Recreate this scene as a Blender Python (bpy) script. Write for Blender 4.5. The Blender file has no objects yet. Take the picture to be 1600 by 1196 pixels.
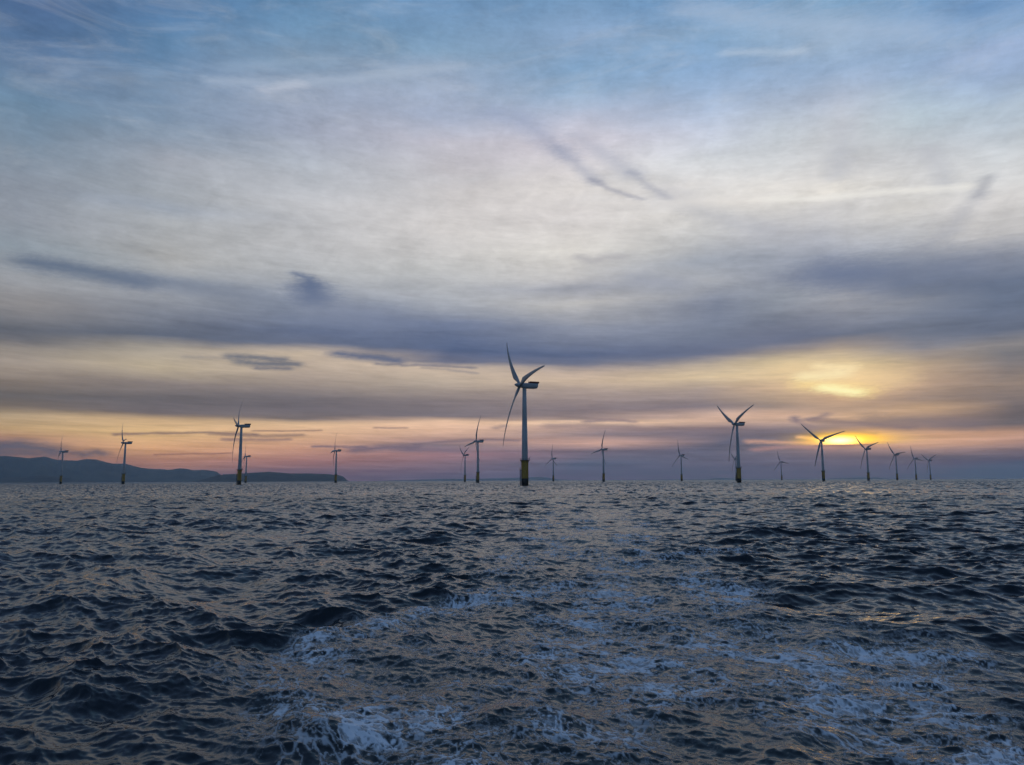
import bpy, bmesh, math, random
import numpy as np
from mathutils import Vector, Matrix
R = math.radians
SC = bpy.context.scene
COL = SC.collection

# ------------------------------------------------------------------ camera
cam_data = bpy.data.cameras.new("camera")
cam_data.sensor_width = 36.0
cam_data.lens = 27.0
cam_data.clip_start = 0.1
cam_data.clip_end = 200000.0
cam = bpy.data.objects.new("camera", cam_data)
COL.objects.link(cam)
cam.matrix_world = (Matrix.Translation((0, 0, 4.3)) @ Matrix.Rotation(R(90 + 7.27), 4, 'X')
                    @ Matrix.Rotation(R(-0.225), 4, 'Z'))
SC.camera = cam

# ------------------------------------------------------------------ view, renderer
SC.view_settings.view_transform = 'Standard'
SC.view_settings.look = 'None'
SC.view_settings.exposure = 0.0
SC.view_settings.gamma = 1.0
SC.render.engine = 'CYCLES'
SC.cycles.use_adaptive_sampling = True
SC.cycles.adaptive_threshold = 0.02
SC.cycles.max_bounces = 5
SC.cycles.glossy_bounces = 3
SC.cycles.diffuse_bounces = 2
SC.cycles.volume_bounces = 2
SC.cycles.transparent_max_bounces = 4
SC.cycles.use_denoising = True
SC.cycles.sample_clamp_indirect = 4.0

# ------------------------------------------------------------------ sky tables
# columns of the dusk sky: azimuth (deg), then (elevation deg, linear rgb)
SKY_COLUMNS = [
    (-33.22, [(0.36, 0.127, 0.114, 0.156), (2.15, 0.262, 0.171, 0.171), (2.75, 0.376, 0.223, 0.171), (3.35, 0.515, 0.352, 0.205), (4.15, 0.429, 0.328, 0.223), (4.75, 0.188, 0.156, 0.141), (5.35, 0.136, 0.127, 0.133), (6.15, 0.216, 0.181, 0.162), (6.96, 0.352, 0.296, 0.254), (8.36, 0.305, 0.27, 0.242), (8.96, 0.156, 0.156, 0.175), (9.76, 0.133, 0.144, 0.175), (11.35, 0.262, 0.254, 0.262), (12.54, 0.296, 0.305, 0.328), (14.52, 0.269, 0.313, 0.361), (16.47, 0.287, 0.314, 0.363), (18.78, 0.259, 0.294, 0.351), (21.05, 0.208, 0.272, 0.351), (23.27, 0.156, 0.252, 0.366), (25.44, 0.129, 0.206, 0.332), (27.21, 0.096, 0.175, 0.319), (28.93, 0.082, 0.148, 0.287)]),
    (-25.06, [(0.35, 0.205, 0.15, 0.181), (1.43, 0.402, 0.223, 0.188), (2.29, 0.61, 0.352, 0.205), (3.37, 0.68, 0.456, 0.242), (4.23, 0.578, 0.402, 0.242), (4.66, 0.171, 0.15, 0.162), (5.53, 0.156, 0.144, 0.156), (6.61, 0.242, 0.205, 0.195), (7.70, 0.515, 0.429, 0.314), (9.00, 0.352, 0.314, 0.27), (9.86, 0.114, 0.133, 0.181), (11.37, 0.205, 0.223, 0.27), (12.66, 0.305, 0.319, 0.352), (13.52, 0.225, 0.256, 0.317), (14.16, 0.359, 0.374, 0.399), (15.22, 0.429, 0.429, 0.429), (17.74, 0.403, 0.419, 0.441), (18.58, 0.326, 0.361, 0.419), (19.40, 0.376, 0.403, 0.441), (21.85, 0.351, 0.376, 0.43), (23.46, 0.224, 0.293, 0.39), (25.42, 0.184, 0.271, 0.396), (27.34, 0.139, 0.244, 0.395), (28.84, 0.111, 0.221, 0.378), (31.04, 0.088, 0.187, 0.354)]),
    (-15.66, [(0.20, 0.162, 0.133, 0.181), (0.79, 0.205, 0.15, 0.188), (1.47, 0.352, 0.195, 0.195), (2.38, 0.546, 0.305, 0.223), (3.07, 0.658, 0.402, 0.254), (4.13, 0.716, 0.485, 0.305), (4.45, 0.205, 0.171, 0.171), (5.14, 0.162, 0.144, 0.162), (6.06, 0.181, 0.162, 0.175), (7.44, 0.376, 0.305, 0.262), (9.05, 0.578, 0.468, 0.361), (9.74, 0.141, 0.162, 0.231), (10.65, 0.127, 0.156, 0.242), (12.48, 0.223, 0.254, 0.328), (15.20, 0.428, 0.44, 0.462), (17.00, 0.488, 0.488, 0.501), (19.65, 0.519, 0.519, 0.538), (22.25, 0.439, 0.474, 0.535), (24.79, 0.338, 0.38, 0.485), (27.26, 0.301, 0.364, 0.482), (28.87, 0.216, 0.312, 0.44), (31.21, 0.151, 0.278, 0.44), (32.72, 0.123, 0.247, 0.418)]),
    (-5.32, [(0.31, 0.132, 0.128, 0.188), (1.24, 0.213, 0.156, 0.195), (1.95, 0.331, 0.197, 0.223), (2.56, 0.231, 0.187, 0.223), (2.89, 0.402, 0.262, 0.242), (3.60, 0.753, 0.485, 0.352), (4.41, 0.753, 0.503, 0.352), (4.79, 0.195, 0.168, 0.188), (5.98, 0.223, 0.188, 0.195), (7.40, 0.456, 0.376, 0.305), (8.50, 0.61, 0.485, 0.376), (8.83, 0.156, 0.162, 0.223), (9.54, 0.091, 0.122, 0.216), (11.44, 0.171, 0.205, 0.305), (13.32, 0.378, 0.394, 0.431), (15.66, 0.526, 0.526, 0.526), (18.43, 0.632, 0.604, 0.591), (21.15, 0.604, 0.577, 0.577), (24.68, 0.502, 0.49, 0.555), (26.39, 0.377, 0.43, 0.561), (29.31, 0.287, 0.367, 0.495), (30.52, 0.209, 0.321, 0.456), (31.71, 0.188, 0.312, 0.473), (33.65, 0.157, 0.286, 0.473)]),
    (5.37, [(0.26, 0.124, 0.122, 0.181), (1.20, 0.112, 0.128, 0.188), (2.15, 0.18, 0.15, 0.195), (2.71, 0.61, 0.376, 0.305), (3.33, 0.223, 0.181, 0.205), (3.89, 0.402, 0.283, 0.262), (4.27, 0.831, 0.578, 0.392), (4.51, 0.305, 0.231, 0.223), (5.22, 0.242, 0.195, 0.209), (6.65, 0.376, 0.296, 0.262), (7.36, 0.61, 0.468, 0.352), (8.07, 0.515, 0.402, 0.328), (8.79, 0.156, 0.171, 0.242), (9.50, 0.114, 0.144, 0.242), (11.40, 0.262, 0.283, 0.352), (13.05, 0.486, 0.474, 0.468), (14.22, 0.359, 0.369, 0.421), (15.15, 0.534, 0.522, 0.522), (17.01, 0.69, 0.66, 0.618), (19.30, 0.653, 0.618, 0.604), (21.55, 0.69, 0.653, 0.632), (24.63, 0.599, 0.564, 0.621), (26.35, 0.457, 0.486, 0.594), (27.82, 0.298, 0.421, 0.586), (29.26, 0.216, 0.357, 0.543), (31.27, 0.254, 0.367, 0.543), (33.61, 0.182, 0.321, 0.513)]),
    (14.79, [(0.22, 0.117, 0.117, 0.175), (1.36, 0.132, 0.128, 0.181), (2.74, 0.122, 0.122, 0.175), (3.75, 0.223, 0.171, 0.195), (4.26, 0.644, 0.429, 0.328), (4.72, 0.578, 0.402, 0.328), (5.27, 0.205, 0.171, 0.195), (6.43, 0.376, 0.296, 0.262), (7.35, 0.644, 0.503, 0.328), (8.27, 0.456, 0.376, 0.296), (9.20, 0.15, 0.162, 0.231), (10.58, 0.171, 0.195, 0.262), (12.42, 0.205, 0.231, 0.305), (14.24, 0.384, 0.395, 0.427), (15.60, 0.319, 0.343, 0.393), (17.40, 0.519, 0.519, 0.525), (19.17, 0.653, 0.632, 0.604), (20.93, 0.727, 0.704, 0.69), (22.65, 0.644, 0.665, 0.694), (24.35, 0.538, 0.582, 0.69), (26.02, 0.379, 0.477, 0.643), (28.46, 0.254, 0.391, 0.593), (30.82, 0.216, 0.357, 0.543), (32.72, 0.166, 0.321, 0.543)]),
    (19.25, [(0.20, 0.117, 0.117, 0.175), (1.54, 0.143, 0.133, 0.188), (2.21, 0.18, 0.156, 0.195), (3.47, 0.156, 0.141, 0.188), (4.14, 0.515, 0.352, 0.283), (4.55, 0.61, 0.402, 0.305), (5.14, 0.242, 0.195, 0.188), (6.49, 0.604, 0.429, 0.287), (7.17, 0.687, 0.515, 0.314), (8.07, 0.61, 0.485, 0.305), (8.97, 0.305, 0.262, 0.242), (9.65, 0.171, 0.181, 0.242), (11.22, 0.188, 0.209, 0.275), (12.56, 0.283, 0.305, 0.352), (14.12, 0.276, 0.297, 0.358), (15.45, 0.318, 0.342, 0.398), (17.21, 0.488, 0.488, 0.513), (18.94, 0.653, 0.632, 0.611), (20.23, 0.766, 0.735, 0.697), (21.71, 0.653, 0.66, 0.668), (23.80, 0.561, 0.607, 0.663), (25.84, 0.406, 0.484, 0.618), (28.03, 0.276, 0.399, 0.585), (29.96, 0.262, 0.391, 0.555), (32.02, 0.188, 0.338, 0.537)]),
    (23.88, [(0.17, 0.112, 0.11, 0.162), (1.47, 0.137, 0.122, 0.171), (1.99, 0.268, 0.18, 0.188), (2.21, 0.453, 0.252, 0.205), (2.56, 0.663, 0.438, 0.223), (3.21, 0.515, 0.305, 0.205), (3.65, 0.305, 0.216, 0.205), (4.09, 0.578, 0.376, 0.242), (4.74, 0.402, 0.283, 0.223), (5.62, 0.539, 0.352, 0.231), (6.49, 0.745, 0.515, 0.283), (7.80, 0.753, 0.578, 0.328), (8.90, 0.376, 0.305, 0.254), (9.99, 0.15, 0.168, 0.231), (11.29, 0.242, 0.254, 0.305), (12.59, 0.376, 0.376, 0.402), (13.89, 0.191, 0.219, 0.301), (15.17, 0.317, 0.34, 0.406), (16.88, 0.458, 0.464, 0.5), (18.56, 0.653, 0.632, 0.618), (19.39, 0.806, 0.766, 0.704), (20.64, 0.653, 0.639, 0.632), (23.08, 0.603, 0.617, 0.645), (25.46, 0.435, 0.492, 0.602), (27.39, 0.301, 0.413, 0.584), (28.90, 0.317, 0.427, 0.574), (31.11, 0.216, 0.357, 0.531)]),
    (28.58, [(0.15, 0.107, 0.105, 0.156), (1.40, 0.143, 0.13, 0.171), (1.82, 0.309, 0.214, 0.216), (2.23, 0.567, 0.337, 0.242), (2.86, 0.61, 0.352, 0.223), (3.36, 0.262, 0.188, 0.181), (3.91, 0.305, 0.216, 0.188), (4.54, 0.515, 0.342, 0.223), (5.17, 0.305, 0.223, 0.188), (6.22, 0.456, 0.314, 0.223), (7.48, 0.429, 0.328, 0.242), (8.53, 0.223, 0.216, 0.242), (9.58, 0.156, 0.175, 0.231), (10.42, 0.181, 0.202, 0.262), (11.67, 0.262, 0.275, 0.319), (12.92, 0.162, 0.191, 0.266), (14.37, 0.277, 0.303, 0.365), (16.01, 0.48, 0.486, 0.511), (17.63, 0.653, 0.632, 0.604), (19.04, 0.66, 0.646, 0.632), (21.02, 0.597, 0.611, 0.639), (23.35, 0.474, 0.56, 0.627), (26.00, 0.307, 0.417, 0.59), (27.84, 0.277, 0.395, 0.567), (29.99, 0.188, 0.329, 0.525)]),
    (33.24, [(0.12, 0.09, 0.098, 0.15), (1.11, 0.112, 0.11, 0.162), (1.71, 0.18, 0.144, 0.171), (2.31, 0.48, 0.293, 0.242), (2.79, 0.515, 0.305, 0.223), (3.31, 0.141, 0.122, 0.133), (4.31, 0.171, 0.144, 0.15), (5.91, 0.283, 0.216, 0.181), (7.52, 0.188, 0.181, 0.195), (8.12, 0.262, 0.242, 0.242), (9.12, 0.141, 0.162, 0.223), (11.11, 0.141, 0.171, 0.242), (12.30, 0.141, 0.171, 0.242), (13.88, 0.266, 0.287, 0.347), (15.44, 0.537, 0.524, 0.524), (17.38, 0.653, 0.632, 0.618), (18.53, 0.618, 0.618, 0.618), (20.43, 0.551, 0.584, 0.618), (22.66, 0.424, 0.512, 0.609), (24.47, 0.318, 0.421, 0.598), (26.08, 0.307, 0.406, 0.596), (26.96, 0.24, 0.366, 0.556), (28.68, 0.166, 0.299, 0.513)]),
]
SKY_STROKES = [
    ([(-32.54, 13.82), (-30.56, 13.76), (-28.49, 13.57), (-26.54, 13.37)], 0.55, (0.098, 0.138, 0.216), 0.7),
    ([(-26.54, 13.37), (-23.09, 13.20), (-18.80, 12.96)], 0.7, (0.181, 0.216, 0.296), 0.35),
    ([(-16.01, 14.78), (-15.18, 14.52), (-14.93, 13.89)], 0.22, (0.117, 0.156, 0.254), 0.75),
    ([(-15.03, 13.93), (-14.78, 13.26)], 0.6, (0.112, 0.150, 0.246), 0.95),
    ([(-14.50, 13.23), (-12.90, 12.16), (-9.61, 11.58)], 0.9, (0.205, 0.235, 0.328), 0.4),
    ([(-1.03, 26.56), (0.69, 26.22), (2.58, 24.94), (4.31, 23.72)], 0.5, (0.216, 0.270, 0.423), 0.34),
    ([(3.57, 24.18), (5.29, 22.89), (6.51, 21.83)], 0.3, (0.270, 0.301, 0.413), 0.4),
    ([(6.26, 21.97), (7.72, 21.19), (9.17, 20.62), (10.03, 20.39)], 0.15, (0.262, 0.275, 0.361), 0.45),
    ([(5.08, 25.00), (7.53, 23.45), (9.45, 22.16)], 0.42, (0.376, 0.402, 0.503), 0.4),
    ([(9.21, 22.35), (10.49, 21.30), (12.04, 20.30)], 0.18, (0.296, 0.314, 0.402), 0.4),
    ([(11.81, 20.50), (15.04, 18.95), (19.06, 17.47)], 0.6, (0.376, 0.392, 0.456), 0.35),
    ([(32.97, 18.79), (32.29, 17.86)], 0.2, (0.305, 0.314, 0.361), 0.45),
    ([(32.29, 17.86), (31.19, 16.66), (30.39, 15.78), (28.04, 14.68)], 0.3, (0.352, 0.361, 0.413), 0.35),
    ([(29.57, 21.16), (30.31, 19.82), (30.53, 18.78)], 0.3, (0.456, 0.468, 0.515), 0.4),
    ([(24.58, 23.48), (24.15, 21.92), (23.89, 20.51)], 0.4, (0.445, 0.468, 0.527), 0.4),
    ([(18.27, 19.65), (23.05, 19.19), (27.54, 18.94), (31.69, 18.49)], 0.22, (0.871, 0.847, 0.791), 0.55),
    ([(12.74, 20.03), (18.27, 19.56)], 0.45, (0.807, 0.761, 0.716), 0.4),
    ([(-22.50, 26.94), (-18.03, 27.44), (-12.86, 28.21), (-7.97, 29.11), (-3.96, 29.64)], 0.3, (0.413, 0.491, 0.610), 0.45),
    ([(-18.93, 26.92), (-16.18, 27.59)], 0.25, (0.515, 0.552, 0.644), 0.5),
    ([(16.67, 29.38), (21.89, 28.71)], 0.25, (0.515, 0.610, 0.730), 0.4),
    ([(14.19, 32.45), (18.86, 31.12), (24.15, 29.74), (29.42, 28.37)], 0.8, (0.402, 0.503, 0.658), 0.5),
    ([(-21.23, 27.97), (-17.63, 28.77), (-13.87, 29.45)], 0.4, (0.296, 0.402, 0.546), 0.4),
    ([(5.18, 16.46), (6.15, 16.06), (7.13, 16.40), (8.33, 16.35)], 0.24, (0.413, 0.402, 0.423), 0.6),
    ([(-8.32, 13.72), (-7.26, 13.70)], 0.14, (0.328, 0.332, 0.371), 0.5),
    ([(-20.28, 8.74), (-18.64, 8.73), (-16.88, 8.67)], 0.24, (0.127, 0.144, 0.188), 0.8),
    ([(-19.71, 8.36), (-17.75, 8.32), (-15.90, 8.39)], 0.24, (0.138, 0.150, 0.188), 0.85),
    ([(-18.53, 8.01), (-16.42, 8.05)], 0.14, (0.162, 0.162, 0.195), 0.8),
    ([(-23.28, 8.53), (-20.78, 8.58)], 0.15, (0.262, 0.238, 0.231), 0.5),
    ([(-12.92, 9.23), (-10.98, 9.10), (-8.62, 8.83)], 0.3, (0.089, 0.122, 0.216), 0.8),
    ([(-10.03, 8.56), (-7.67, 8.51), (-5.29, 8.50), (-2.89, 8.37)], 0.12, (0.162, 0.162, 0.209), 0.7),
    ([(-6.72, 8.34), (-4.81, 8.26), (-2.65, 7.99)], 0.1, (0.262, 0.231, 0.246), 0.55),
    ([(-27.33, 3.13), (-24.63, 3.28), (-21.40, 3.39), (-18.44, 3.30)], 0.1, (0.216, 0.150, 0.150), 0.8),
    ([(-21.40, 3.26), (-18.44, 3.17), (-15.38, 3.30)], 0.12, (0.223, 0.156, 0.150), 0.65),
    ([(-20.55, 2.91), (-18.43, 2.90), (-16.26, 2.97)], 0.13, (0.223, 0.150, 0.162), 0.7),
    ([(-18.67, 3.57), (-16.71, 3.56), (-14.05, 3.64)], 0.06, (0.305, 0.195, 0.162), 0.8),
    ([(-24.76, 1.81), (-22.57, 1.92), (-20.09, 1.94)], 0.07, (0.262, 0.150, 0.144), 0.75),
    ([(-14.47, 2.48), (-12.67, 2.49), (-10.84, 2.46)], 0.1, (0.181, 0.138, 0.181), 0.75),
    ([(-11.52, 2.22), (-9.46, 2.42), (-7.13, 2.47)], 0.26, (0.162, 0.133, 0.181), 0.8),
    ([(-10.18, 3.86), (-7.85, 3.88)], 0.08, (0.242, 0.162, 0.162), 0.7),
    ([(-7.13, 2.70), (-4.77, 2.89), (-2.16, 3.03), (0.46, 2.93)], 0.12, (0.195, 0.150, 0.181), 0.7),
    ([(-7.59, 2.28), (-5.24, 2.23), (-3.82, 2.23)], 0.2, (0.175, 0.144, 0.195), 0.6),
    ([(-1.21, 3.89), (-0.68, 4.03)], 0.14, (0.262, 0.195, 0.202), 0.6),
    ([(5.47, 4.32), (7.36, 4.44), (9.00, 4.27)], 0.14, (0.216, 0.162, 0.195), 0.7),
    ([(2.85, 4.06), (5.70, 4.08), (8.76, 3.85)], 0.24, (0.262, 0.195, 0.209), 0.5),
    ([(-33.65, 2.21), (-32.65, 2.31), (-31.54, 2.13), (-30.73, 1.94)], 0.42, (0.122, 0.127, 0.175), 0.85),
    ([(-33.62, 1.82), (-31.93, 1.80)], 0.18, (0.141, 0.133, 0.171), 0.7),
    ([(-29.69, 1.88), (-29.33, 1.88)], 0.1, (0.188, 0.141, 0.162), 0.7),
    ([(-29.10, 1.76), (-28.46, 1.94), (-28.08, 1.86)], 0.22, (0.144, 0.133, 0.168), 0.8),
    ([(20.21, 4.28), (20.36, 4.06)], 0.16, (0.162, 0.138, 0.195), 0.8),
    ([(20.40, 3.96), (21.39, 3.58)], 0.12, (0.242, 0.181, 0.216), 0.6),
    ([(21.12, 4.12), (21.83, 4.23), (22.30, 4.44)], 0.15, (0.188, 0.150, 0.195), 0.75),
    ([(21.62, 4.06), (23.45, 3.87), (25.42, 3.63), (27.32, 3.39)], 0.2, (0.205, 0.156, 0.181), 0.7),
    ([(25.05, 4.03), (27.72, 3.80), (30.97, 3.42)], 0.38, (0.181, 0.150, 0.175), 0.6),
    ([(22.20, 3.29), (23.82, 3.29), (25.19, 3.03)], 0.13, (0.262, 0.181, 0.195), 0.7),
    ([(21.53, 2.29), (23.36, 2.28), (24.95, 2.33)], 0.07, (0.262, 0.122, 0.138), 0.8),
    ([(17.09, 2.69), (19.66, 2.55), (21.95, 2.46)], 0.14, (0.680, 0.376, 0.262), 0.6),
    ([(20.52, 2.94), (21.96, 2.73)], 0.12, (0.831, 0.485, 0.305), 0.7),
    ([(17.50, 2.10), (20.07, 2.28), (22.54, 2.10)], 0.16, (0.485, 0.262, 0.242), 0.5),
    ([(10.05, 8.91), (14.23, 9.45), (20.85, 9.76)], 0.8, (0.117, 0.144, 0.231), 0.4),
    ([(24.81, 13.80), (27.97, 13.64), (30.96, 13.45)], 1.5, (0.150, 0.181, 0.270), 0.5),
    ([(22.77, 14.23), (24.81, 13.71)], 0.9, (0.144, 0.181, 0.287), 0.45),
    ([(9.73, 14.72), (12.08, 14.18)], 0.6, (0.305, 0.328, 0.402), 0.5),
    ([(21.33, 6.61), (23.17, 6.34), (24.56, 5.96)], 0.5, (1.000, 0.761, 0.305), 0.55),
    ([(22.35, 6.29), (24.16, 5.89)], 0.3, (1.000, 0.956, 0.515), 0.8),
    ([(21.23, 7.15), (23.22, 7.21)], 0.35, (1.000, 0.922, 0.578), 0.6),
    ([(20.33, 7.64), (24.02, 6.99), (26.37, 6.59)], 0.7, (0.939, 0.687, 0.376), 0.35),
    ([(22.02, 7.82), (24.05, 7.60)], 0.25, (1.000, 0.807, 0.485), 0.6),
]
SUN_AZ, SUN_EL = 23.06, 2.61
HILL_RIDGE = [(-38.56, 530), (-36.18, 640), (-33.61, 598), (-33.34, 607), (-32.60, 581), (-32.09, 562), (-31.23, 602), (-30.70, 538), (-30.16, 517), (-29.44, 512), (-28.91, 552), (-28.36, 546), (-27.79, 487), (-27.41, 450), (-26.66, 451), (-25.88, 367), (-25.30, 329), (-23.92, 307), (-23.33, 339), (-22.92, 332), (-22.52, 292), (-21.78, 300), (-21.50, 296), (-20.96, 260), (-20.66, 180), (-20.35, 66), (-20.09, 0)]
LOW_RIDGE = [(-38.49, 128), (-35.45, 89), (-33.51, 73), (-31.84, 109), (-31.33, 120), (-30.10, 88), (-29.01, 44), (-28.27, 6)]
HEADLAND_RIDGE = [(-22.48, 5), (-21.76, 42), (-21.27, 75), (-20.45, 113), (-19.19, 128), (-18.35, 142), (-17.49, 154), (-16.84, 142), (-15.96, 127), (-14.64, 127), (-13.52, 116), (-12.71, 101), (-12.39, 86), (-12.16, 45), (-11.93, 0)]
COAST_RIDGE = [(-10.33, 6), (-8.49, 30), (-6.49, 60), (-4.75, 82), (-2.87, 78), (-0.98, 100), (0.45, 118), (1.87, 147), (2.34, 138), (2.81, 105), (3.52, 38), (4.70, 9), (9.36, 17), (12.10, 32), (13.45, 21), (14.13, 27), (14.57, 64), (15.24, 75), (16.11, 47), (16.98, 13), (21.62, 9), (22.43, 32), (24.04, 56), (25.21, 60), (25.79, 18), (26.73, 0)]
HILL_RIDGE = [(-74, 0), (-70, 190), (-64, 330), (-58, 520), (-53, 470), (-48, 620), (-43, 560)] + HILL_RIDGE
LOW_RIDGE = [(-62, 0), (-57, 90), (-50, 140), (-44, 95)] + LOW_RIDGE
HAZE_TOP = 760.0; CLEAR, HAZE, WAVE_HS = 0.28, 3.5e-5, 0.66

# ------------------------------------------------------------------ node helper
class X:
    """a node socket with arithmetic"""
    nt = None
    def __init__(s, sock): s.s = sock
    def _b(s, op, o, rev=False):
        n = X.nt.nodes.new('ShaderNodeMath'); n.operation = op
        a, b = (o, s) if rev else (s, o)
        for i, v in enumerate((a, b)):
            if isinstance(v, X): X.nt.links.new(v.s, n.inputs[i])
            elif v is not None: n.inputs[i].default_value = v
        return X(n.outputs[0])
    def __add__(s, o): return s._b('ADD', o)
    __radd__ = __add__
    def __sub__(s, o): return s._b('SUBTRACT', o)
    def __rsub__(s, o): return s._b('SUBTRACT', o, True)
    def __mul__(s, o): return s._b('MULTIPLY', o)
    __rmul__ = __mul__
    def __truediv__(s, o): return s._b('DIVIDE', o)
    def __rtruediv__(s, o): return s._b('DIVIDE', o, True)
    def max(s, o): return s._b('MAXIMUM', o)
    def min(s, o): return s._b('MINIMUM', o)
    def pow(s, o): return s._b('POWER', o)
    def exp(s): return s._b('EXPONENT', None)
    def log(s): return s._b('LOGARITHM', math.e)
    def abs(s): return s._b('ABSOLUTE', None)
    def step(s, a, b, lo=0.0, hi=1.0, smooth=True):
        n = X.nt.nodes.new('ShaderNodeMapRange')
        n.interpolation_type = 'SMOOTHSTEP' if smooth else 'LINEAR'
        X.nt.links.new(s.s, n.inputs[0])
        for i, v in zip((1, 2, 3, 4), (a, b, lo, hi)):
            if isinstance(v, X): X.nt.links.new(v.s, n.inputs[i])
            else: n.inputs[i].default_value = v
        return X(n.outputs[0])

def vec(x, y, z=0.0):
    n = X.nt.nodes.new('ShaderNodeCombineXYZ')
    for i, v in enumerate((x, y, z)):
        if isinstance(v, X): X.nt.links.new(v.s, n.inputs[i])
        else: n.inputs[i].default_value = v
    return X(n.outputs[0])

def vmath(op, a, b=None, scale=None):
    n = X.nt.nodes.new('ShaderNodeVectorMath'); n.operation = op
    for i, v in enumerate((a, b)):
        if isinstance(v, X): X.nt.links.new(v.s, n.inputs[i])
        elif v is not None: n.inputs[i].default_value = v
    if scale is not None: X.nt.links.new(scale.s, n.inputs[3])
    return X(n.outputs[1] if op in ('DOT_PRODUCT', 'LENGTH', 'DISTANCE') else n.outputs[0])

def noise(v, scale=1.0, detail=4.0, rough=0.5, dist=0.0, dims='3D', color=False):
    n = X.nt.nodes.new('ShaderNodeTexNoise'); n.noise_dimensions = dims
    X.nt.links.new(v.s, n.inputs['Vector'])
    n.inputs['Scale'].default_value = scale; n.inputs['Detail'].default_value = detail
    n.inputs['Roughness'].default_value = rough; n.inputs['Distortion'].default_value = dist
    return X(n.outputs['Color' if color else 'Fac'])

def mix(f, a, b, mode='MIX'):
    n = X.nt.nodes.new('ShaderNodeMix'); n.data_type = 'RGBA'; n.blend_type = mode
    n.clamp_factor = True
    for i, v in ((0, f), (6, a), (7, b)):
        if isinstance(v, X): X.nt.links.new(v.s, n.inputs[i])
        elif i == 0: n.inputs[0].default_value = v
        else: n.inputs[i].default_value = (*v, 1.0) if len(v) == 3 else v
    return X(n.outputs[2])

def ramp(t, stops):
    n = X.nt.nodes.new('ShaderNodeValToRGB'); n.color_ramp.interpolation = 'LINEAR'
    cr = n.color_ramp
    while len(cr.elements) > 1: cr.elements.remove(cr.elements[-1])
    cr.elements[0].position = stops[0][0]; cr.elements[0].color = (*stops[0][1], 1)
    for p, c in stops[1:]:
        e = cr.elements.new(p); e.color = (*c, 1)
    X.nt.links.new(t.s, n.inputs[0])
    return X(n.outputs[0])

# ------------------------------------------------------------------ world: dusk sky under streaked cloud
world = bpy.data.worlds.new("World")
SC.world = world
world.use_nodes = True
nt = X.nt = world.node_tree
nt.nodes.clear()
tc = nt.nodes.new('ShaderNodeTexCoord')
D = X(tc.outputs['Generated'])
sep = nt.nodes.new('ShaderNodeSeparateXYZ'); nt.links.new(D.s, sep.inputs[0])
dx, dy, dz = (X(o) for o in sep.outputs)
az = dx._b('ARCTAN2', dy) * (180 / math.pi)
el = (dz.max(-1.0).min(1.0))._b('ARCSINE', None) * (180 / math.pi)
elp = el.max(0.0)
lg = (elp + 2.5).log()                       # cloud sheets crowd together towards the horizon
q = vec(az * 0.045, lg * 3.2)
warp = noise(q, 1.0, 5, 0.55, 0.3) - 0.5
warp2 = noise(vec(az * 0.16, lg * 9.0, 3.7), 1.0, 6, 0.6) - 0.5
amp = elp.step(1.0, 14.0, 0.22, 1.9)
elw = el + warp * amp + warp2 * (amp * 0.45)
azw = az + (noise(vec(az * 0.05, lg * 2.5, 9.1), 1.0, 3, 0.5) - 0.5) * 7.0
t = (elw / 36.0).max(0.0).min(1.0)
skyc = None
last = None
for a, stops in SKY_COLUMNS:
    c = ramp(t, [(e / 36.0, (r, g, b)) for e, r, g, b in stops])
    if skyc is None: skyc = c
    else: skyc = mix(azw.step(last, a, smooth=False), skyc, c)
    last = a
# brushed streaks in the sheets and rippled cirrus higher up
ang = az * 0.10 + lg * 0.8
st = noise(vec(az * 0.11 + lg * 1.2, lg * 13.0, 1.3), 1.0, 9, 0.62, 0.4) - 0.5
st2 = noise(vec(az * 0.35 - lg * 1.0, lg * 9.0, 5.5), 1.0, 8, 0.65, 0.6) - 0.5
fib = noise(vec(az * 0.22 + lg * 2.6, lg * 30.0 + az * 0.10, 4.4), 1.0, 8, 0.7, 0.5) - 0.5
puff = noise(vec(az * 0.30 + elp * 0.12, elp * 0.55 - az * 0.10, 7.7), 1.0, 9, 0.68, 0.35) - 0.5
tl = el + az * 0.05
fine = noise(vec(az * 0.55, tl * 5.5, 1.9), 1.0, 9, 0.72, 0.4) - 0.5
fine2 = noise(vec(az * 1.3 + tl * 0.7, tl * 3.6, 6.1), 1.0, 8, 0.75, 0.3) - 0.5
gain = 1.0 + fine * elp.step(2.0, 26.0, 0.30, 0.13) + fine2 * elp.step(5.0, 16.0, 0.05, 0.20) + st * elp.step(2.0, 9.0, 0.70, 0.42) + st2 * elp.step(3.0, 14.0, 0.16, 0.26) + fib * elp.step(4.0, 20.0, 0.55, 0.26) + puff * elp.step(7.0, 16.0, 0.0, 0.46)
skyc = vmath('SCALE', skyc, None, gain)
cir = noise(vec(az * 0.10 + elp * 0.05, elp * 0.42 - az * 0.05, 8.2), 1.0, 9, 0.66, 0.8)
cirm = cir.step(0.44, 0.85) * elp.step(15.0, 23.0) * 0.32
skyc = mix(cirm, skyc, (0.62, 0.64, 0.68))
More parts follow.
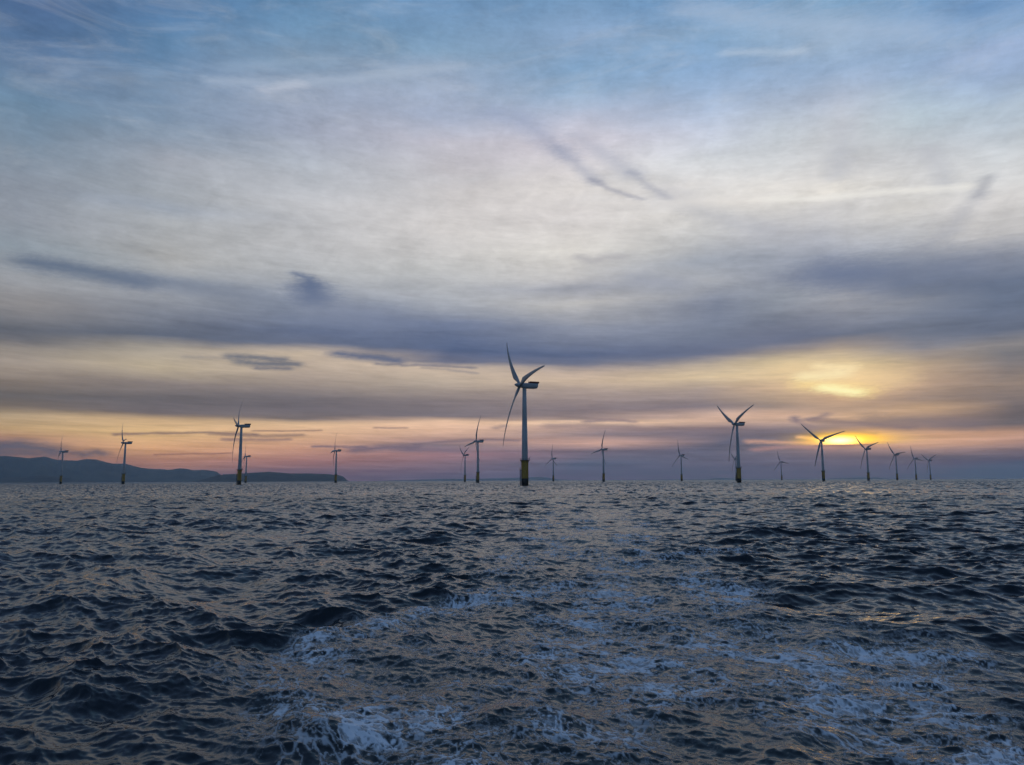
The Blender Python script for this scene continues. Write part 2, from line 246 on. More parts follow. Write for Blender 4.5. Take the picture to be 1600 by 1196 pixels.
# single clouds and wisps
wob = vmath('SUBTRACT', noise(vec(az * 0.55, el * 1.6, 2.2), 1.0, 6, 0.65, 0.0, color=True), (0.5, 0.5, 0.5))
wamp = elp.step(2.0, 14.0, 0.5, 0.8)
P = vmath('ADD', vec(az, el * 2.6), vmath('SCALE', wob, None, wamp))
fray = noise(vec(az * 0.7, el * 4.5, 6.6), 1.0, 8, 0.68)
fibre = noise(vec(az * 2.4 + el * 1.6, el * 9.0 - az * 0.6, 2.9), 1.0, 7, 0.7)
for pts, w, c, al in SKY_STROKES:
    d = None
    for (x0, y0), (x1, y1) in zip(pts[:-1], pts[1:]):
        a = (x0, y0 * 2.6, 0.0); ba = (x1 - x0, (y1 - y0) * 2.6, 0.0)
        L2 = ba[0] ** 2 + ba[1] ** 2
        pa = vmath('SUBTRACT', P, a)
        h = (vmath('DOT_PRODUCT', pa, (ba[0] / L2, ba[1] / L2, 0.0))).max(0.0).min(1.0)
        bn = nt.nodes.new('ShaderNodeVectorMath'); bn.operation = 'SCALE'
        bn.inputs[0].default_value = ba; nt.links.new(h.s, bn.inputs[3])
        dd = vmath('DISTANCE', pa, X(bn.outputs[0]))
        d = dd if d is None else d.min(dd)
    wd = w * 2.6
    m = (d + (fray - 0.5) * (wd * 1.1) + (fibre - 0.5) * (wd * 1.2)).step(wd * -0.25, wd * 1.7, al * 1.1, 0.0)
    skyc = mix(m, skyc, c)
# the sun seen through the thin cloud, cut off below by a dark bank
sx = (az - SUN_AZ) * (1 / 1.35); sy = (el - SUN_EL - 0.02) * (1 / 0.34)
g1 = (0.0 - (sx * sx + sy * sy)).exp()
hx = (az - SUN_AZ - 0.3) * (1 / 2.3); hy = (el - SUN_EL - 0.12) * (1 / 0.42)
g2 = (0.0 - (hx * hx + hy * hy)).exp()
gx = (az - SUN_AZ) * (1 / 6.0); gy = (el - SUN_EL - 1.6) * (1 / 2.6)
g3 = (0.0 - (gx * gx + gy * gy)).exp()
bank = (el + warp2 * 0.12).step(SUN_EL - 0.31, SUN_EL - 0.23)
def tint(c, f):
    n = nt.nodes.new('ShaderNodeVectorMath'); n.operation = 'SCALE'
    n.inputs[0].default_value = c; nt.links.new(f.s, n.inputs[3]); return X(n.outputs[0])
skyc = vmath('MULTIPLY', skyc, vmath('SUBTRACT', (1.0, 1.0, 1.0), tint((0.0, 0.12, 0.8), (g2 * 1.3).min(1.0) * bank)))
skyc = vmath('ADD', skyc, tint((2.6, 1.75, 0.8), g1 * g1 * bank))
skyc = vmath('ADD', skyc, tint((1.1, 0.58, 0.0), g2 * bank))
skyc = vmath('ADD', skyc, tint((0.06, 0.035, 0.008), g3))
# clear evening sky overhead and behind, from the sky model
sky = nt.nodes.new('ShaderNodeTexSky'); sky.sky_type = 'NISHITA'
sky.sun_disc = False
sky.sun_elevation = R(3.0); sky.sun_rotation = R(SUN_AZ)
sky.air_density = 1.0; sky.dust_density = 1.0; sky.ozone_density = 2.0
clear = vmath('MULTIPLY', X(sky.outputs[0]), (CLEAR, CLEAR, CLEAR * 1.22))
clear = vmath('ADD', clear, (0.018, 0.026, 0.045))
clear = vmath('SCALE', clear, None, elp.step(15.0, 65.0, 0.42, 1.0))
side = (az.abs()).step(38.0, 105.0)
top = elp.step(30.0, 62.0)
skyc = mix(side.max(top), skyc, clear)
# light the low haze takes out and puts back on the way here
path = (HAZE_TOP * 1.0) / ((elp.max(0.05) * (math.pi / 180))._b('SINE', None))
tr = (path.min(47000.0) * -HAZE).exp()
lost = tint((0.118, 0.146, 0.212), 1.0 - tr)
comp = vmath('SCALE', vmath('SUBTRACT', skyc, lost), None, 1.0 / tr)
skyc = mix(side.max(top), vmath('MAXIMUM', comp, vmath('SCALE', skyc, None, tr * 0.0 + 0.25)), skyc)
bg = nt.nodes.new('ShaderNodeBackground'); bg.inputs['Strength'].default_value = 1.0
nt.links.new(skyc.s, bg.inputs['Color'])
ow = nt.nodes.new('ShaderNodeOutputWorld'); nt.links.new(bg.outputs[0], ow.inputs[0])
world.cycles.sampling_method = 'MANUAL'
world.cycles.sample_map_resolution = 1024

# ------------------------------------------------------------------ sun, low and veiled by cloud
sd = bpy.data.lights.new("sun", 'SUN'); sd.energy = 0.012; sd.angle = R(6); sd.color = (1.0, 0.62, 0.3)
so = bpy.data.objects.new("sun", sd); COL.objects.link(so)
sv = Vector((math.sin(R(SUN_AZ)) * math.cos(R(3)), math.cos(R(SUN_AZ)) * math.cos(R(3)), math.sin(R(3))))
so.rotation_euler = sv.to_track_quat('Z', 'Y').to_euler()
so.location = sv * 500

# ------------------------------------------------------------------ object helpers
def material(name, col, rough=0.5, spec=0.5, var=0.0, scale=1.0, metallic=0.0):
    m = bpy.data.materials.new(name); m.use_nodes = True
    X.nt = m.node_tree
    b = m.node_tree.nodes['Principled BSDF']
    b.inputs['Roughness'].default_value = rough
    b.inputs['Metallic'].default_value = metallic
    b.inputs['Specular IOR Level'].default_value = spec
    if var:
        tcn = m.node_tree.nodes.new('ShaderNodeTexCoord')
        f = noise(X(tcn.outputs['Object']), scale, 6, 0.6)
        c = mix(f.step(0.3, 0.7), tuple(v * (1 - var) for v in col), tuple(min(1, v * (1 + var)) for v in col))
        m.node_tree.links.new(c.s, b.inputs['Base Color'])
    else:
        b.inputs['Base Color'].default_value = (*col, 1)
    return m

def new_obj(name, bm, mat, parent=None, smooth=False):
    me = bpy.data.meshes.new(name)
    bmesh.ops.recalc_face_normals(bm, faces=bm.faces)
    bm.to_mesh(me); bm.free()
    if smooth:
        for p in me.polygons: p.use_smooth = True
    me.materials.append(mat)
    o = bpy.data.objects.new(name, me); COL.objects.link(o)
    if parent: o.parent = parent
    return o

def lathe(bm, prof, seg=32, axis='Z', mat=None):
    rings = []
    for r, z in prof:
        ring = []
        for i in range(seg):
            a = 2 * math.pi * i / seg
            v = Vector((r * math.cos(a), r * math.sin(a), z)) if axis == 'Z' else Vector((z, r * math.cos(a), r * math.sin(a)))
            if mat: v = mat @ v
            ring.append(bm.verts.new(v))
        rings.append(ring)
    for a, b in zip(rings[:-1], rings[1:]):
        for i in range(seg):
            bm.faces.new((a[i], a[(i + 1) % seg], b[(i + 1) % seg], b[i]))
    for ring in (rings[0], rings[-1]): bm.faces.new(ring)

def bar(bm, a, b, r, seg=8):
    a, b = Vector(a), Vector(b)
    q_ = (b - a).to_track_quat('Z', 'Y').to_matrix().to_4x4()
    lathe(bm, [(r, 0), (r, (b - a).length)], seg, 'Z', Matrix.Translation(a) @ q_)

def box(bm, lo, hi, shear=0.0):
    v = [bm.verts.new((x, y, z)) for x in (lo[0], hi[0]) for y in (lo[1], hi[1]) for z in (lo[2], hi[2])]
    for f in ((0, 1, 3, 2), (4, 6, 7, 5), (0, 4, 5, 1), (2, 3, 7, 6), (0, 2, 6, 4), (1, 5, 7, 3)):
        bm.faces.new([v[i] for i in f])

def structure(o): o['kind'] = 'structure'

# ------------------------------------------------------------------ sea
rng = np.random.default_rng(11)
WIND = np.array([0.52, 0.854])

def cascade(L, N, kmin, kmax, lam):
    k1 = np.fft.fftfreq(N, 1.0 / N) * 2 * np.pi / L
    kx, ky = np.meshgrid(k1, k1, indexing='ij')
    k = np.hypot(kx, ky); k[0, 0] = 1e-6
    cosw = (kx * WIND[0] + ky * WIND[1]) / k
    Ls = 1.55
    Pk = np.exp(-1.0 / (k * Ls) ** 2) / k ** 3.82 * (0.06 + np.abs(cosw) ** 4.2) * np.where(cosw > 0, 1.0, 0.35)
    Pk *= np.exp(-(k * 0.012) ** 2)
    Pk[(k < kmin) | (k >= kmax)] = 0
    dk = 2 * np.pi / L
    Hh = np.sqrt(Pk * dk * dk / 2) * (rng.standard_normal((N, N)) + 1j * rng.standard_normal((N, N)))
    h = np.fft.ifft2(Hh) * N * N
    ddx = np.fft.ifft2(-1j * kx / k * Hh) * N * N
    ddy = np.fft.ifft2(-1j * ky / k * Hh) * N * N
    return [h.real.astype(np.float32), ddx.real.astype(np.float32) * -lam, ddy.real.astype(np.float32) * -lam]

def bil(F, x, y, L):
    N = F.shape[0]
    u = x * (N / L); v = y * (N / L)
    i0 = np.floor(u).astype(np.int64); j0 = np.floor(v).astype(np.int64)
    fu = (u - i0).astype(np.float32); fv = (v - j0).astype(np.float32)
    i0 %= N; j0 %= N; i1 = (i0 + 1) % N; j1 = (j0 + 1) % N
    return (F[i0, j0] * (1 - fu) + F[i1, j0] * fu) * (1 - fv) + (F[i0, j1] * (1 - fu) + F[i1, j1] * fu) * fv

def gauss_tile(N, kpow, kc):
    k1 = np.fft.fftfreq(N, 1.0 / N)
    kx, ky = np.meshgrid(k1, k1, indexing='ij'); k = np.hypot(kx, ky)
    A = np.where(k >= kc, np.maximum(k, 1e-6) ** -kpow, 0)
    f = np.fft.ifft2(A * (rng.standard_normal((N, N)) + 1j * rng.standard_normal((N, N)))).real
    return (f / f.std()).astype(np.float32)

def sstep(a, b, x):
    t_ = np.clip((x - a) / (b - a), 0, 1); return t_ * t_ * (3 - 2 * t_)

CAS = [(160.0, cascade(160.0, 1024, 0.0, 1.6, 1.05)), (37.0, cascade(37.0, 1024, 1.6, 12.5, 0.8)),
       (7.3, cascade(7.3, 512, 12.5, 100.0, 0.8))]
sig = math.sqrt(sum(float(c[1][0].var()) for c in CAS))
AMP = WAVE_HS / 4.0 / sig
# polar sheet: fine ahead, coarse behind, out to the horizon
rr = [0.6, 2.0, 3.5, 5.0]; saw = [0, 0, 0, 0]
r_ = 6.0
while r_ < 240.0:
    rr.append(r_); saw.append(0)
    r_ += max(min(r_ * 0.0025, r_ * r_ * 0.00017), 0.012)
while r_ < 45000.0:                       # far out only the steep wave fronts show
    rr += [r_, r_ + 1.7]; saw += [-1, 1]
    r_ += max(3.4, r_ * (0.005 + 0.03 * min(1, max(0, r_ - 2500) / 6000)))
rr.append(45000.0); saw.append(0)
rr = np.array(rr)
dense = np.linspace(-R(60), R(60), 1540)
coarse = np.linspace(R(60), 2 * math.pi - R(60), 110)[1:-1]
aa = np.concatenate([dense, coarse])
NR, NA = len(rr), len(aa)
rg, ag = np.meshgrid(rr, aa, indexing='ij')
gx_ = (rg * np.sin(ag)).ravel(); gy_ = (rg * np.cos(ag)).ravel()
dr = np.gradient(rr); dr[rr > 240] = np.maximum(3.4, rr[rr > 240] * 0.005); da = np.gradient(aa)
spc = np.maximum(dr[:, None] * 0.8, rg * np.minimum(np.abs(da), 0.12)[None, :]).ravel().astype(np.float32)
rad = rg.ravel()
# the boat's wake: a band running away from the camera
cw = 1.0 + 0.08 * gy_
soft = gauss_tile(512, 2.2, 2)
wn = bil(soft, gx_, gy_, 60.0); wn2 = bil(soft, gx_ + 17.3, gy_ + 5.1, 17.0)
tw = gx_ - cw + wn * 0.9 + wn2 * 0.35
ahead = sstep(-2, 4, gy_)
wake = sstep(8.2, 4.2, np.abs(tw + 0.5)) * ahead * (0.12 + 0.88 * np.exp(-np.maximum(gy_ - 30, 0) / 110.0))
lim = [(10.0, 5.0), (8.0, 3.0), (0.30, 0.10)]
damp = [1 - 0.5 * wake, 1 - 0.55 * wake, 1 - 0.1 * wake]
gust_ = np.clip(1 + 0.11 * bil(soft, gx_ + 40.0, gy_ * 0.6, 130.0) + 0.09 * bil(soft, gx_ * 0.7 + 8.0, gy_ * 0.5 + 3.0, 34.0), 0.45, 1.6)
zz = np.zeros_like(gx_); ox = np.zeros_like(gx_); oy = np.zeros_like(gx_); un = []
for (L, c), (hi, lo), dm, gn in zip(CAS, lim, damp, (0.94, 1.12, 1.05)):
    w = sstep(hi, lo, spc)
    un.append(1 - w)
    f = w * AMP * dm * gn * (gust_ if gn > 1 else 1.0)
    zz += bil(c[0], gx_, gy_, L) * f
    ox += bil(c[1], gx_, gy_, L) * f
    oy += bil(c[2], gx_, gy_, L) * f
# churned lumps in the wake and the ridges along its edges
lump = gauss_tile(512, 1.9, 3)
lf = sstep(0.9, 0.25, spc)
zz += bil(lump, gx_, gy_, 11.0) * 0.035 * wake * lf
near = np.exp(-np.maximum(gy_ - 12, 0) / 26.0) * ahead
edge = np.exp(-((tw + 5.9) / 0.8) ** 2) * (0.7 + 0.6 * wn2) + 0.7 * np.exp(-((tw - 6.0) / 1.0) ** 2) * (0.7 + 0.6 * wn)
zz += 0.15 * edge * near
# foam: lace along both arms and a streak down the middle
ridge = gauss_tile(1024, 2.15, 4)
wx = gx_ + 0.16 * wn2; wy = gy_ + 0.16 * bil(soft, gx_ + 3.3, gy_ + 40.0, 9.0)
n1_ = bil(ridge, wx, wy * 0.85, 5.2); n2_ = bil(ridge, wx + 31.0, wy + 12.0, 2.1)
n3_ = bil(ridge, wx + 5.0, wy + 2.0, 11.0)
web = np.maximum(np.exp(-(n1_ / 0.23) ** 2), 0.95 * np.exp(-(n2_ / 0.26) ** 2))
clump = 0.5 + 0.5 * np.clip(bil(soft, gx_ + 9.0, gy_ * 0.8 + 2.0, 21.0) * 1.1, -1, 1)
arms = (1.0 * np.exp(-((tw + 4.9) / 1.7) ** 2) + 1.0 * np.exp(-((tw - 5.0) / 2.1) ** 2)
        + 0.95 * np.exp(-((tw + 0.2) / 1.1) ** 2) + 0.22 * sstep(7.4, 4.2, np.abs(tw + 0.4)))
dens = 0.96 * arms * (0.28 + 1.2 * clump) * ahead * (0.10 + 0.90 * np.exp(-np.maximum(gy_ - 20, 0) / 40.0))
dens = np.clip(dens, 0, 1.2)
web2 = np.exp(-(bil(ridge, wx + 7.0, wy + 3.0, 1.5) / 0.35) ** 2)
patch = (0.35 + 0.65 * web2) * sstep(0.35, 1.25, n3_ * 0.45 + n2_ * 0.30 + n1_ * 0.25 + dens * 0.75 - 0.45)
foam = np.clip(web * np.clip(dens * 1.9 - 0.12, 0, 1) * (0.45 + 0.55 * np.clip(n3_ * 0.8 + 0.4, 0, 1)) + 0.8 * patch * np.clip(dens, 0, 1), 0, 1)
lace = web
zz += foam * 0.012 * lf
# a few small breaking crests away from the wake
crest = sstep(0.75, 1.05, zz / WAVE_HS * 1.1) * sstep(0.3, 0.9, lace) * np.exp(-rad / 220.0) * 0.35
foam = np.clip(np.maximum(foam, crest), 0, 1).astype(np.float32)
chop = np.clip(0.25 * un[0] + 0.45 * un[1] + 0.3 * un[2], 0, 1) * (1 - 0.5 * wake)
far = np.repeat(np.array(saw), NA)
rough_z = np.minimum(0.09 * spc, 0.12) * sstep(0.12, 0.9, spc) * (far == 0) * (1 - 0.6 * wake)
zz += rng.standard_normal(len(zz)) * rough_z
fr_n = rng.random((NR, NA)); fr_n = 0.5 * fr_n + 0.5 * np.roll(fr_n, 1, axis=1)
zz += far * np.interp(rad, [240, 700, 3000], [0.05, 0.105, 0.185]) * (0.15 + 1.5 * fr_n.ravel())
verts = np.stack([gx_ + ox, gy_ + oy, zz], 1).astype(np.float32)
idx = np.arange(NR * NA).reshape(NR, NA)
nx = np.roll(idx, -1, axis=1)
quads = np.stack([idx[:-1], nx[:-1], nx[1:], idx[1:]], -1).reshape(-1, 4)[:, ::-1]
me = bpy.data.meshes.new("sea")
me.vertices.add(len(verts)); me.vertices.foreach_set("co", verts.ravel())
me.loops.add(quads.size); me.loops.foreach_set("vertex_index", quads.ravel().astype(np.int32))
me.polygons.add(len(quads))
me.polygons.foreach_set("loop_start", np.arange(0, quads.size, 4, dtype=np.int32))
me.polygons.foreach_set("use_smooth", np.repeat(np.array(saw[:-1]) == 0, NA))
me.update(calc_edges=True)
for nm, arr in (("foam", foam), ("chop", chop), ("wake", wake)):
    at_ = me.attributes.new(nm, 'FLOAT', 'POINT'); at_.data.foreach_set("value", arr.astype(np.float32))
print("sea verts", len(verts), "sigma", sig * AMP)
m = bpy.data.materials.new("sea_water"); m.use_nodes = True
nt = X.nt = m.node_tree
b = nt.nodes['Principled BSDF']
def attr(nm):
    n = nt.nodes.new('ShaderNodeAttribute'); n.attribute_name = nm; return X(n.outputs['Fac'])
fo, ch, wk = attr('foam'), attr('chop'), attr('wake')
geo = nt.nodes.new('ShaderNodeNewGeometry'); pos = X(geo.outputs['Position'])
fine = noise(pos, 9.0, 6, 0.65)
spk = noise(pos, 26.0, 4, 0.7)
fm = (fo.pow(0.75) * (fine * 0.7 + spk * 0.4 + fo * 0.9).step(0.45, 0.85) * 1.15).min(1.0)
deep = mix(wk, (0.009, 0.017, 0.023), (0.022, 0.034, 0.036))
colr = mix(fm, deep, (0.86, 0.90, 0.93))
nt.links.new(colr.s, b.inputs['Base Color'])
rough = (0.11 + ch * 0.06) + fm * 0.6
nt.links.new(rough.min(1.0).s, b.inputs['Roughness'])
nt.links.new((0.5 - fm * 0.42).s, b.inputs['Specular IOR Level'])
b.inputs['IOR'].default_value = 1.333
# wavelets finer than the mesh tilt the normal
n1 = vmath('SUBTRACT', noise(pos, 0.42, 7, 0.72, color=True), (0.5, 0.5, 0.5))
n2 = vmath('SUBTRACT', noise(pos, 5.0, 5, 0.7, color=True), (0.5, 0.5, 0.5))
gust = noise(pos, 0.022, 4, 0.6).step(0.3, 0.72, 0.65, 1.35)
k1 = ch.step(0.12, 0.62, smooth=False) * gust * 1.1
k2 = (0.10 + ch.step(0.0, 0.3) * 0.30) * (1.0 - wk * 0.45)
tilt = vmath('ADD', vmath('SCALE', n1, None, k1), vmath('SCALE', n2, None, k2))
tilt = vmath('MULTIPLY', tilt, (1.0, 1.0, 0.0))
bump = nt.nodes.new('ShaderNodeBump'); bump.inputs['Strength'].default_value = 1.0
bump.inputs['Distance'].default_value = 1.0
nt.links.new((fm * 0.03).s, bump.inputs['Height'])
nrm = vmath('NORMALIZE', vmath('ADD', X(bump.outputs[0]), tilt))
nt.links.new(nrm.s, b.inputs['Normal'])
me.materials.append(m)
sea = bpy.data.objects.new("sea", me); COL.objects.link(sea); structure(sea)

# ------------------------------------------------------------------ land across the water
def land(name, ridge, dist, depth, mat, seed, rough_h):
    r2 = np.random.default_rng(seed)
    az0, az1 = ridge[0][0], ridge[-1][0]
    n = max(80, int((az1 - az0) * 14)); mrow = 26
    azs = np.linspace(az0, az1, n)
    hs = np.interp(azs, [p[0] for p in ridge], [p[1] for p in ridge])
    ks = np.ones(3) / 3
    hs = np.convolve(np.pad(hs, 1, mode='edge'), ks, 'valid')
    hs += np.convolve(r2.standard_normal(n + 6), np.ones(7) / 7, 'valid') * rough_h * np.clip(hs / (hs.max() * .4), 0, 1)
    tile = gauss_tile(256, 1.9, 2)
    bm = bmesh.new(); grid = []
    for j in range(mrow):
        s = j / (mrow - 1)                            # 0 shore, .6 ridge, 1 behind
        fall = math.sin(min(s / 0.6, 1.0) * math.pi / 2) ** 1.1 if s <= 0.6 else 1 - ((s - 0.6) / 0.4) ** 1.5
        row = []
        for i in range(n):
            a = R(azs[i]); d = dist + (s - 0.6) * depth
            k = max(0.0, 1 - abs(s - 0.6) / 0.6)
            nz = float(bil(tile, np.array([i * 3.0]), np.array([j * 9.0]), 256.0)[0])
            h = hs[i] * fall * (1 + 0.22 * nz * (1 - k) * min(1, s * 6)) if abs(s - 0.6) > .03 else hs[i] * d / dist
            if s < .6: h = min(h, hs[i] * d / dist * 0.985)
            row.append(bm.verts.new((d * math.sin(a), d * math.cos(a), max(h, 0) - (3 if s in (0, 1) else 0) - 1.0)))
        grid.append(row)
    for j in range(mrow - 1):
        for i in range(n - 1):
            bm.faces.new((grid[j][i], grid[j][i + 1], grid[j + 1][i + 1], grid[j + 1][i]))
    o = new_obj(name, bm, mat, smooth=True); structure(o)
    return o
heath = material("heath", (0.05, 0.055, 0.04), 0.95, 0.1, 0.5, 0.002)
rock = material("headland_rock", (0.06, 0.06, 0.05), 0.95, 0.1, 0.5, 0.005)
land("hills", HILL_RIDGE, 21000, 6000, heath, 1, 3.0)
land("foothills", LOW_RIDGE, 15000, 2500, rock, 2, 1.5)
land("headland", HEADLAND_RIDGE, 12500, 1800, rock, 3, 1.0)
land("coast", COAST_RIDGE, 32000, 4000, heath, 4, 0.8)

# ------------------------------------------------------------------ wind turbines
paint = material("grey_white_paint", (0.50, 0.52, 0.53), 0.45, 0.4, 0.06, 0.3)
blade_paint = material("blade_paint", (0.42, 0.44, 0.46), 0.4, 0.4, 0.05, 0.4)
yellow = material("yellow_paint", (0.50, 0.31, 0.06), 0.55, 0.3, 0.18, 0.8)
splash = material("weathered_steel", (0.035, 0.032, 0.028), 0.8, 0.3, 0.5, 0.9)
steel = material("dark_steel", (0.10, 0.11, 0.12), 0.5, 0.5, 0.2, 1.0)
deckred = material("red_deck_rail", (0.22, 0.05, 0.035), 0.6, 0.3, 0.15, 1.0)

HUB = Vector((4.0, 0, 80.4)); TILT = R(-6)
def make_turbine():
    root = bpy.data.objects.new("wind_turbine", None); COL.objects.link(root)
    bm = bmesh.new(); lathe(bm, [(2.62, -8), (2.62, 1), (2.7, 1.2), (2.7, 6.0)], 40)
    new_obj("monopile", bm, splash, root, True)
    bm = bmesh.new(); lathe(bm, [(2.75, 5.9), (2.78, 6.0), (2.75, 6.3), (2.75, 19.6), (3.0, 19.7), (3.0, 20.1)], 40)
    tp = new_obj("transition_piece", bm, yellow, root)
    bm = bmesh.new()                                   # two fenders and a ladder between them
    for s in (-0.9, 0.9): bar(bm, (3.75, s, -2), (3.75, s, 12.8), 0.26, 10)
    for s in (-0.9, 0.9):
        for z in (2, 7, 12.2): bar(bm, (2.6, s, z), (3.75, s, z), 0.16)
    for s in (-0.28, 0.28): bar(bm, (3.35, s, -1), (3.35, s, 20.3), 0.06, 6)
    for i in range(42): bar(bm, (3.35, -0.28, -0.6 + i * 0.5), (3.35, 0.28, -0.6 + i * 0.5), 0.035, 5)
    new_obj("boat_landing", bm, steel, tp)
    bm = bmesh.new(); box(bm, (2.76, -1.3, 13.0), (4.5, 1.3, 13.25))
    for y in (-1.25, 1.25):
        for x in (3.0, 4.45): bar(bm, (x, y, 13.2), (x, y, 14.4), 0.05, 6)
        bar(bm, (2.8, y, 14.4), (4.45, y, 14.4), 0.05, 6); bar(bm, (2.8, y, 13.8), (4.45, y, 13.8), 0.04, 6)
    bar(bm, (4.45, -1.25, 14.4), (4.45, 1.25, 14.4), 0.05, 6)
    new_obj("rest_platform", bm, yellow, tp)
    bm = bmesh.new()
    for s in (-1.5, 1.8): bar(bm, (-1.9, s * 1.3, -3), (-1.9, s * 1.3, 19.6), 0.17, 8)
    new_obj("cable_tube", bm, yellow, tp)
    bm = bmesh.new(); lathe(bm, [(2.6, 20.1), (4.0, 20.15), (4.05, 20.3), (4.0, 20.5), (2.56, 20.5)], 40)
    for i in range(12):
        a = 2 * math.pi * i / 12
        bar(bm, (2.7 * math.cos(a), 2.7 * math.sin(a), 18.6), (3.8 * math.cos(a), 3.8 * math.sin(a), 20.2), 0.1, 6)
    pf = new_obj("platform", bm, steel, root)
    bm = bmesh.new()
    for i in range(24):
        a, a2 = 2 * math.pi * i / 24, 2 * math.pi * (i + 1) / 24
        p0, p1 = (3.95 * math.cos(a), 3.95 * math.sin(a)), (3.95 * math.cos(a2), 3.95 * math.sin(a2))
        bar(bm, (*p0, 20.4), (*p0, 21.7), 0.05, 6)
        for z in (21.05, 21.7): bar(bm, (*p0, z), (*p1, z), 0.045, 5)
    new_obj("railing", bm, steel, pf)
    bm = bmesh.new()
    bar(bm, (-2.9, 2.4, 20.4), (-2.9, 2.4, 22.6), 0.14); bar(bm, (-2.9, 2.4, 22.5), (-3.9, 3.6, 23.1), 0.1)
    new_obj("davit_crane", bm, steel, pf)
    bm = bmesh.new()
    prof = [(2.5, 20.45)] + [(2.5 - (2.5 - 1.56) * ((z - 20.5) / 57.6) ** 1.1, z) for z in (20.5, 32, 44, 44.05, 56, 66, 66.05, 78.1)]
    prof[3] = (prof[3][0] + 0.04, prof[3][1]); prof[6] = (prof[6][0] + 0.04, prof[6][1])
    lathe(bm, prof, 40)
    tw_ = new_obj("tower", bm, paint, root, True)
    bm = bmesh.new(); box(bm, (-0.45, -2.56, 20.55), (0.45, -2.40, 22.75))
    new_obj("door", bm, steel, tw_)
    # nacelle: rounded box, rear underside cut back
    bm = bmesh.new(); rings = []
    for x, w, z0, z1 in ((2.5, 1.35, 78.9, 81.9), (2.0, 1.65, 78.4, 82.2), (0.5, 1.95, 78.05, 82.45), (-3.0, 2.0, 78.0, 82.5), (-8.5, 2.0, 78.05, 82.5), (-10.6, 1.95, 78.35, 82.5), (-11.3, 1.8, 79.3, 82.45), (-11.6, 1.6, 81.6, 82.3)):
        ring = []
        for i in range(20):
            a = 2 * math.pi * (i + 0.5) / 20
            cx, cz = math.cos(a), math.sin(a); kk = (abs(cx) ** 5 + abs(cz) ** 5) ** (-1 / 5)
            ring.append(bm.verts.new((x, w * cx * kk, (z0 + z1) / 2 + (z1 - z0) / 2 * cz * kk)))
        rings.append(ring)
    for a, b_ in zip(rings[:-1], rings[1:]):
        for i in range(20): bm.faces.new((a[i], a[(i + 1) % 20], b_[(i + 1) % 20], b_[i]))
    bm.faces.new(rings[0]); bm.faces.new(rings[-1])
    nc = new_obj("nacelle", bm, paint, root, True)
    bm = bmesh.new()                                   # basket on the roof
    box(bm, (-12.3, -1.9, 82.45), (-4.2, 1.9, 82.65))
    for y in (-1.9, 1.82): box(bm, (-12.3, y, 82.66), (-4.2, y + 0.08, 83.75))
    for x in (-12.3, -4.28): box(bm, (x, -1.81, 82.66), (x + 0.08, 1.81, 83.75))
    new_obj("hoist_platform", bm, deckred, nc)
    bm = bmesh.new(); bar(bm, (-3.2, 0.6, 82.4), (-3.2, 0.6, 84.6), 0.06, 6); bar(bm, (-3.2, 0.1, 84.4), (-3.2, 1.1, 84.4), 0.05, 6)
    new_obj("wind_vane", bm, steel, nc)
    RT = Matrix.Translation(HUB) @ Matrix.Rotation(TILT, 4, 'Y')
    bm = bmesh.new()
    lathe(bm, [(1.3, -1.7), (1.75, -1.4), (1.9, -0.4), (1.9, 0.8), (1.7, 2.0), (1.25, 3.2), (0.85, 3.9), (0.5, 4.4), (0.12, 4.65)], 28, 'X')
    hb = new_obj("hub", bm, paint, root, True); hb.matrix_local = RT
    bm = bmesh.new(); rings = []                       # blade along +Z, upwind +X
    LB = 53.0; NS = 34
    for j in range(NS + 1):
        u = j / NS; s = 1.2 + (LB - 1.2) * u
        root_f = min(1, max(0, (s - 2.5) / 9.0)); root_f = root_f * root_f * (3 - 2 * root_f)
        c = 2.2 * (1 - root_f) + root_f * (5.0 - 3.8 * max(0, (u - 0.18) / 0.82) ** 0.85)
        if u > 0.96: c *= 1 - 0.75 * (u - 0.96) / 0.04
        th = (1.0 * (1 - root_f) + root_f * (0.34 - 0.18 * u)) * c
        tws = R(16) * (1 - u) ** 1.6 * root_f + R(3)
        bend = 8.6 * u * (1 - u) + 2.3 * u
        ring = []
        for i in range(20):
            a = 2 * math.pi * i / 20
            yy = 0.5 * c * math.cos(a); shape = (1 - root_f) + root_f * (0.55 + 0.45 * math.cos(a)) * 1.25
            xx = 0.5 * th * math.sin(a) * max(shape, 0.06)
            yy -= root_f * 0.18 * c
            ring.append(bm.verts.new((bend + xx * math.cos(tws) - yy * math.sin(tws), xx * math.sin(tws) + yy * math.cos(tws), s)))
        rings.append(ring)
    for a, b_ in zip(rings[:-1], rings[1:]):
        for i in range(20): bm.faces.new((a[i], a[(i + 1) % 20], b_[(i + 1) % 20], b_[i]))
    bm.faces.new(rings[0]); bm.faces.new(rings[-1])
    bl = new_obj("blade", bm, blade_paint, root, True)
    for k in range(2):
        o = bl.copy(); COL.objects.link(o)
    return root
def pose_blades(root, theta):
    RT = Matrix.Translation(HUB) @ Matrix.Rotation(TILT, 4, 'Y')
    k = 0
    for ch_ in children_of(root):
        if ch_.name.startswith("blade"):
            ch_.matrix_parent_inverse = Matrix.Identity(4)
            ch_.matrix_basis = RT @ Matrix.Rotation(-R(theta + 120 * k), 4, 'X'); k += 1
KIDS = {}
def children_of(o):
    return [c for c in SC.objects if c.parent == o]
def copy_turbine(src):
    r = src.copy(); COL.objects.link(r)
    for c in children_of(src):
        d = c.copy(); COL.objects.link(d); d.parent = r
        for g in children_of(c):
            e = g.copy(); COL.objects.link(e); e.parent = d
    return r

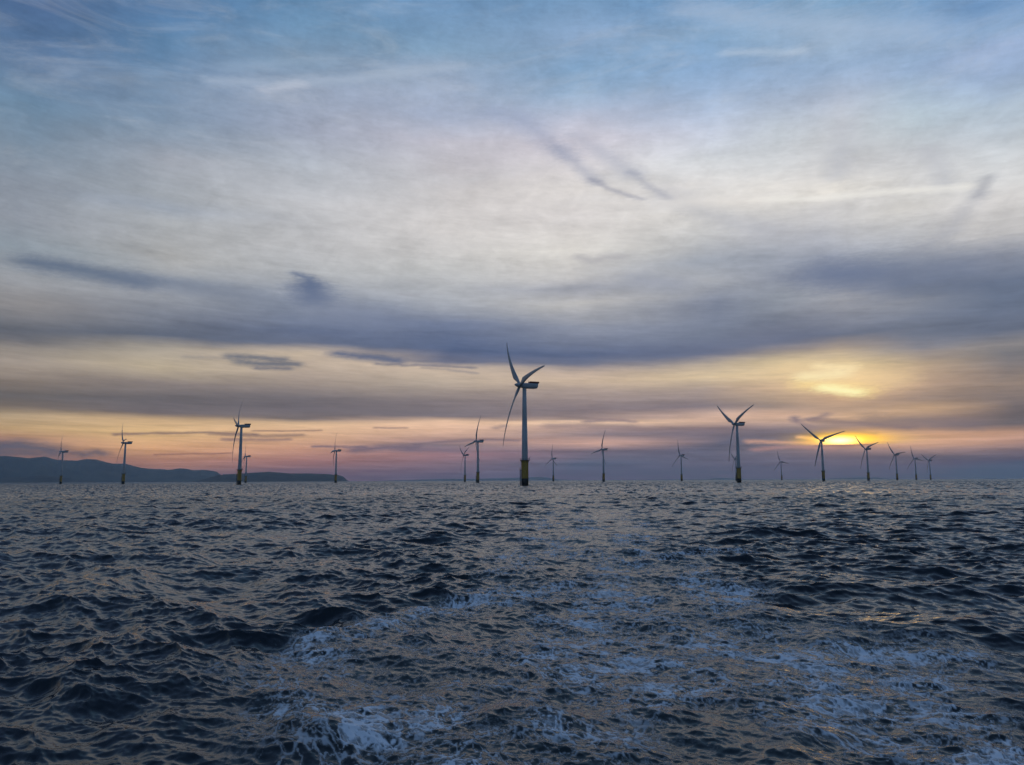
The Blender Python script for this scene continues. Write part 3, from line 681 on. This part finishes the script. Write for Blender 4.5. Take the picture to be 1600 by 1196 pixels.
# x, y, heading of the nose (deg from -Y towards -X), angle of the first blade, label
TURBINES = [
    (-1127, 1932, 60, -6, "small wind turbine before the highest hills, leftmost of the whole row"),
    (-760, 1512, 55, -35, "mid-sized wind turbine before the hills, second from the left edge, one blade straight up"),
    (-374, 1060, 76, -41, "big edge-on wind turbine with yellow base, left of centre, nearest before the headland"),
    (-812, 2357, 76, -4, "tiny wind turbine close behind the right side of the big edge-on left turbine"),
    (-443, 1941, 85, -19, "small wind turbine standing before the right-hand cliff end of the dark headland"),
    (-142, 2319, 67, -54, "small wind turbine with two blades raised in a V, just left of centre pair"),
    (-67, 1503, 64, 20, "mid-sized wind turbine with orange-yellow base, first one left of the largest turbine"),
    (10, 616, 68, -39, "largest and nearest wind turbine, blades curved, tall yellow base, centre of the row"),
    (145, 2735, 64, 0, "tiny wind turbine with one blade upright, first one right of the largest turbine"),
    (228, 1932, 69, 20, "small wind turbine, second one right of the largest, one blade pointing level left"),
    (529, 2418, 68, -14, "small lone wind turbine midway between the largest turbine and the big V-bladed one"),
    (311, 1062, 73, -55, "big wind turbine with two blades in a wide V, second largest, right of centre"),
    (831, 2871, 79, -48, "tiny wind turbine half hidden behind the tower of the big V-bladed turbine"),
    (1170, 3362, 65, -20, "tiny wind turbine alone between the big V-bladed turbine and the low sun"),
    (613, 1525, 46, -48, "mid-sized wind turbine seen face-on, its blade crossing the glowing low sun"),
    (904, 1965, 76, -46, "wind turbine just right of the low sun, first and tallest of four in line"),
    (1215, 2444, 77, -37, "second of the four shrinking wind turbines right of the low sun"),
    (1522, 2917, 80, -20, "third of the four shrinking wind turbines right of the low sun, one blade near upright"),
    (1753, 3244, 79, -56, "smallest and last wind turbine at the far right end of the row"),
]
first = make_turbine()
for i, (x, y, hd, th, lab) in enumerate(TURBINES):
    o = first if i == 0 else copy_turbine(first)
    o.location = (x, y, 0)
    o.rotation_euler = (0, 0, math.atan2(-math.cos(R(hd)), -math.sin(R(hd))))
    pose_blades(o, th)
    o['label'] = lab; o['category'] = "wind turbine"; o['group'] = "wind turbines standing in the sea"

# ------------------------------------------------------------------ haze over the water
if HAZE > 0:
    bm = bmesh.new(); box(bm, (-47000, -47000, -4.5), (47000, 47000, HAZE_TOP))
    hm = bpy.data.materials.new("sea_haze"); hm.use_nodes = True
    hn = hm.node_tree; hn.nodes.clear()
    pv = hn.nodes.new('ShaderNodeVolumePrincipled'); pv.inputs['Density'].default_value = HAZE
    pv.inputs['Color'].default_value = (0.48, 0.72, 1.0, 1); pv.inputs['Anisotropy'].default_value = 0.72
    ho = hn.nodes.new('ShaderNodeOutputMaterial'); hn.links.new(pv.outputs[0], ho.inputs['Volume'])
    hz = new_obj("haze", bm, hm); hz['kind'] = 'stuff'
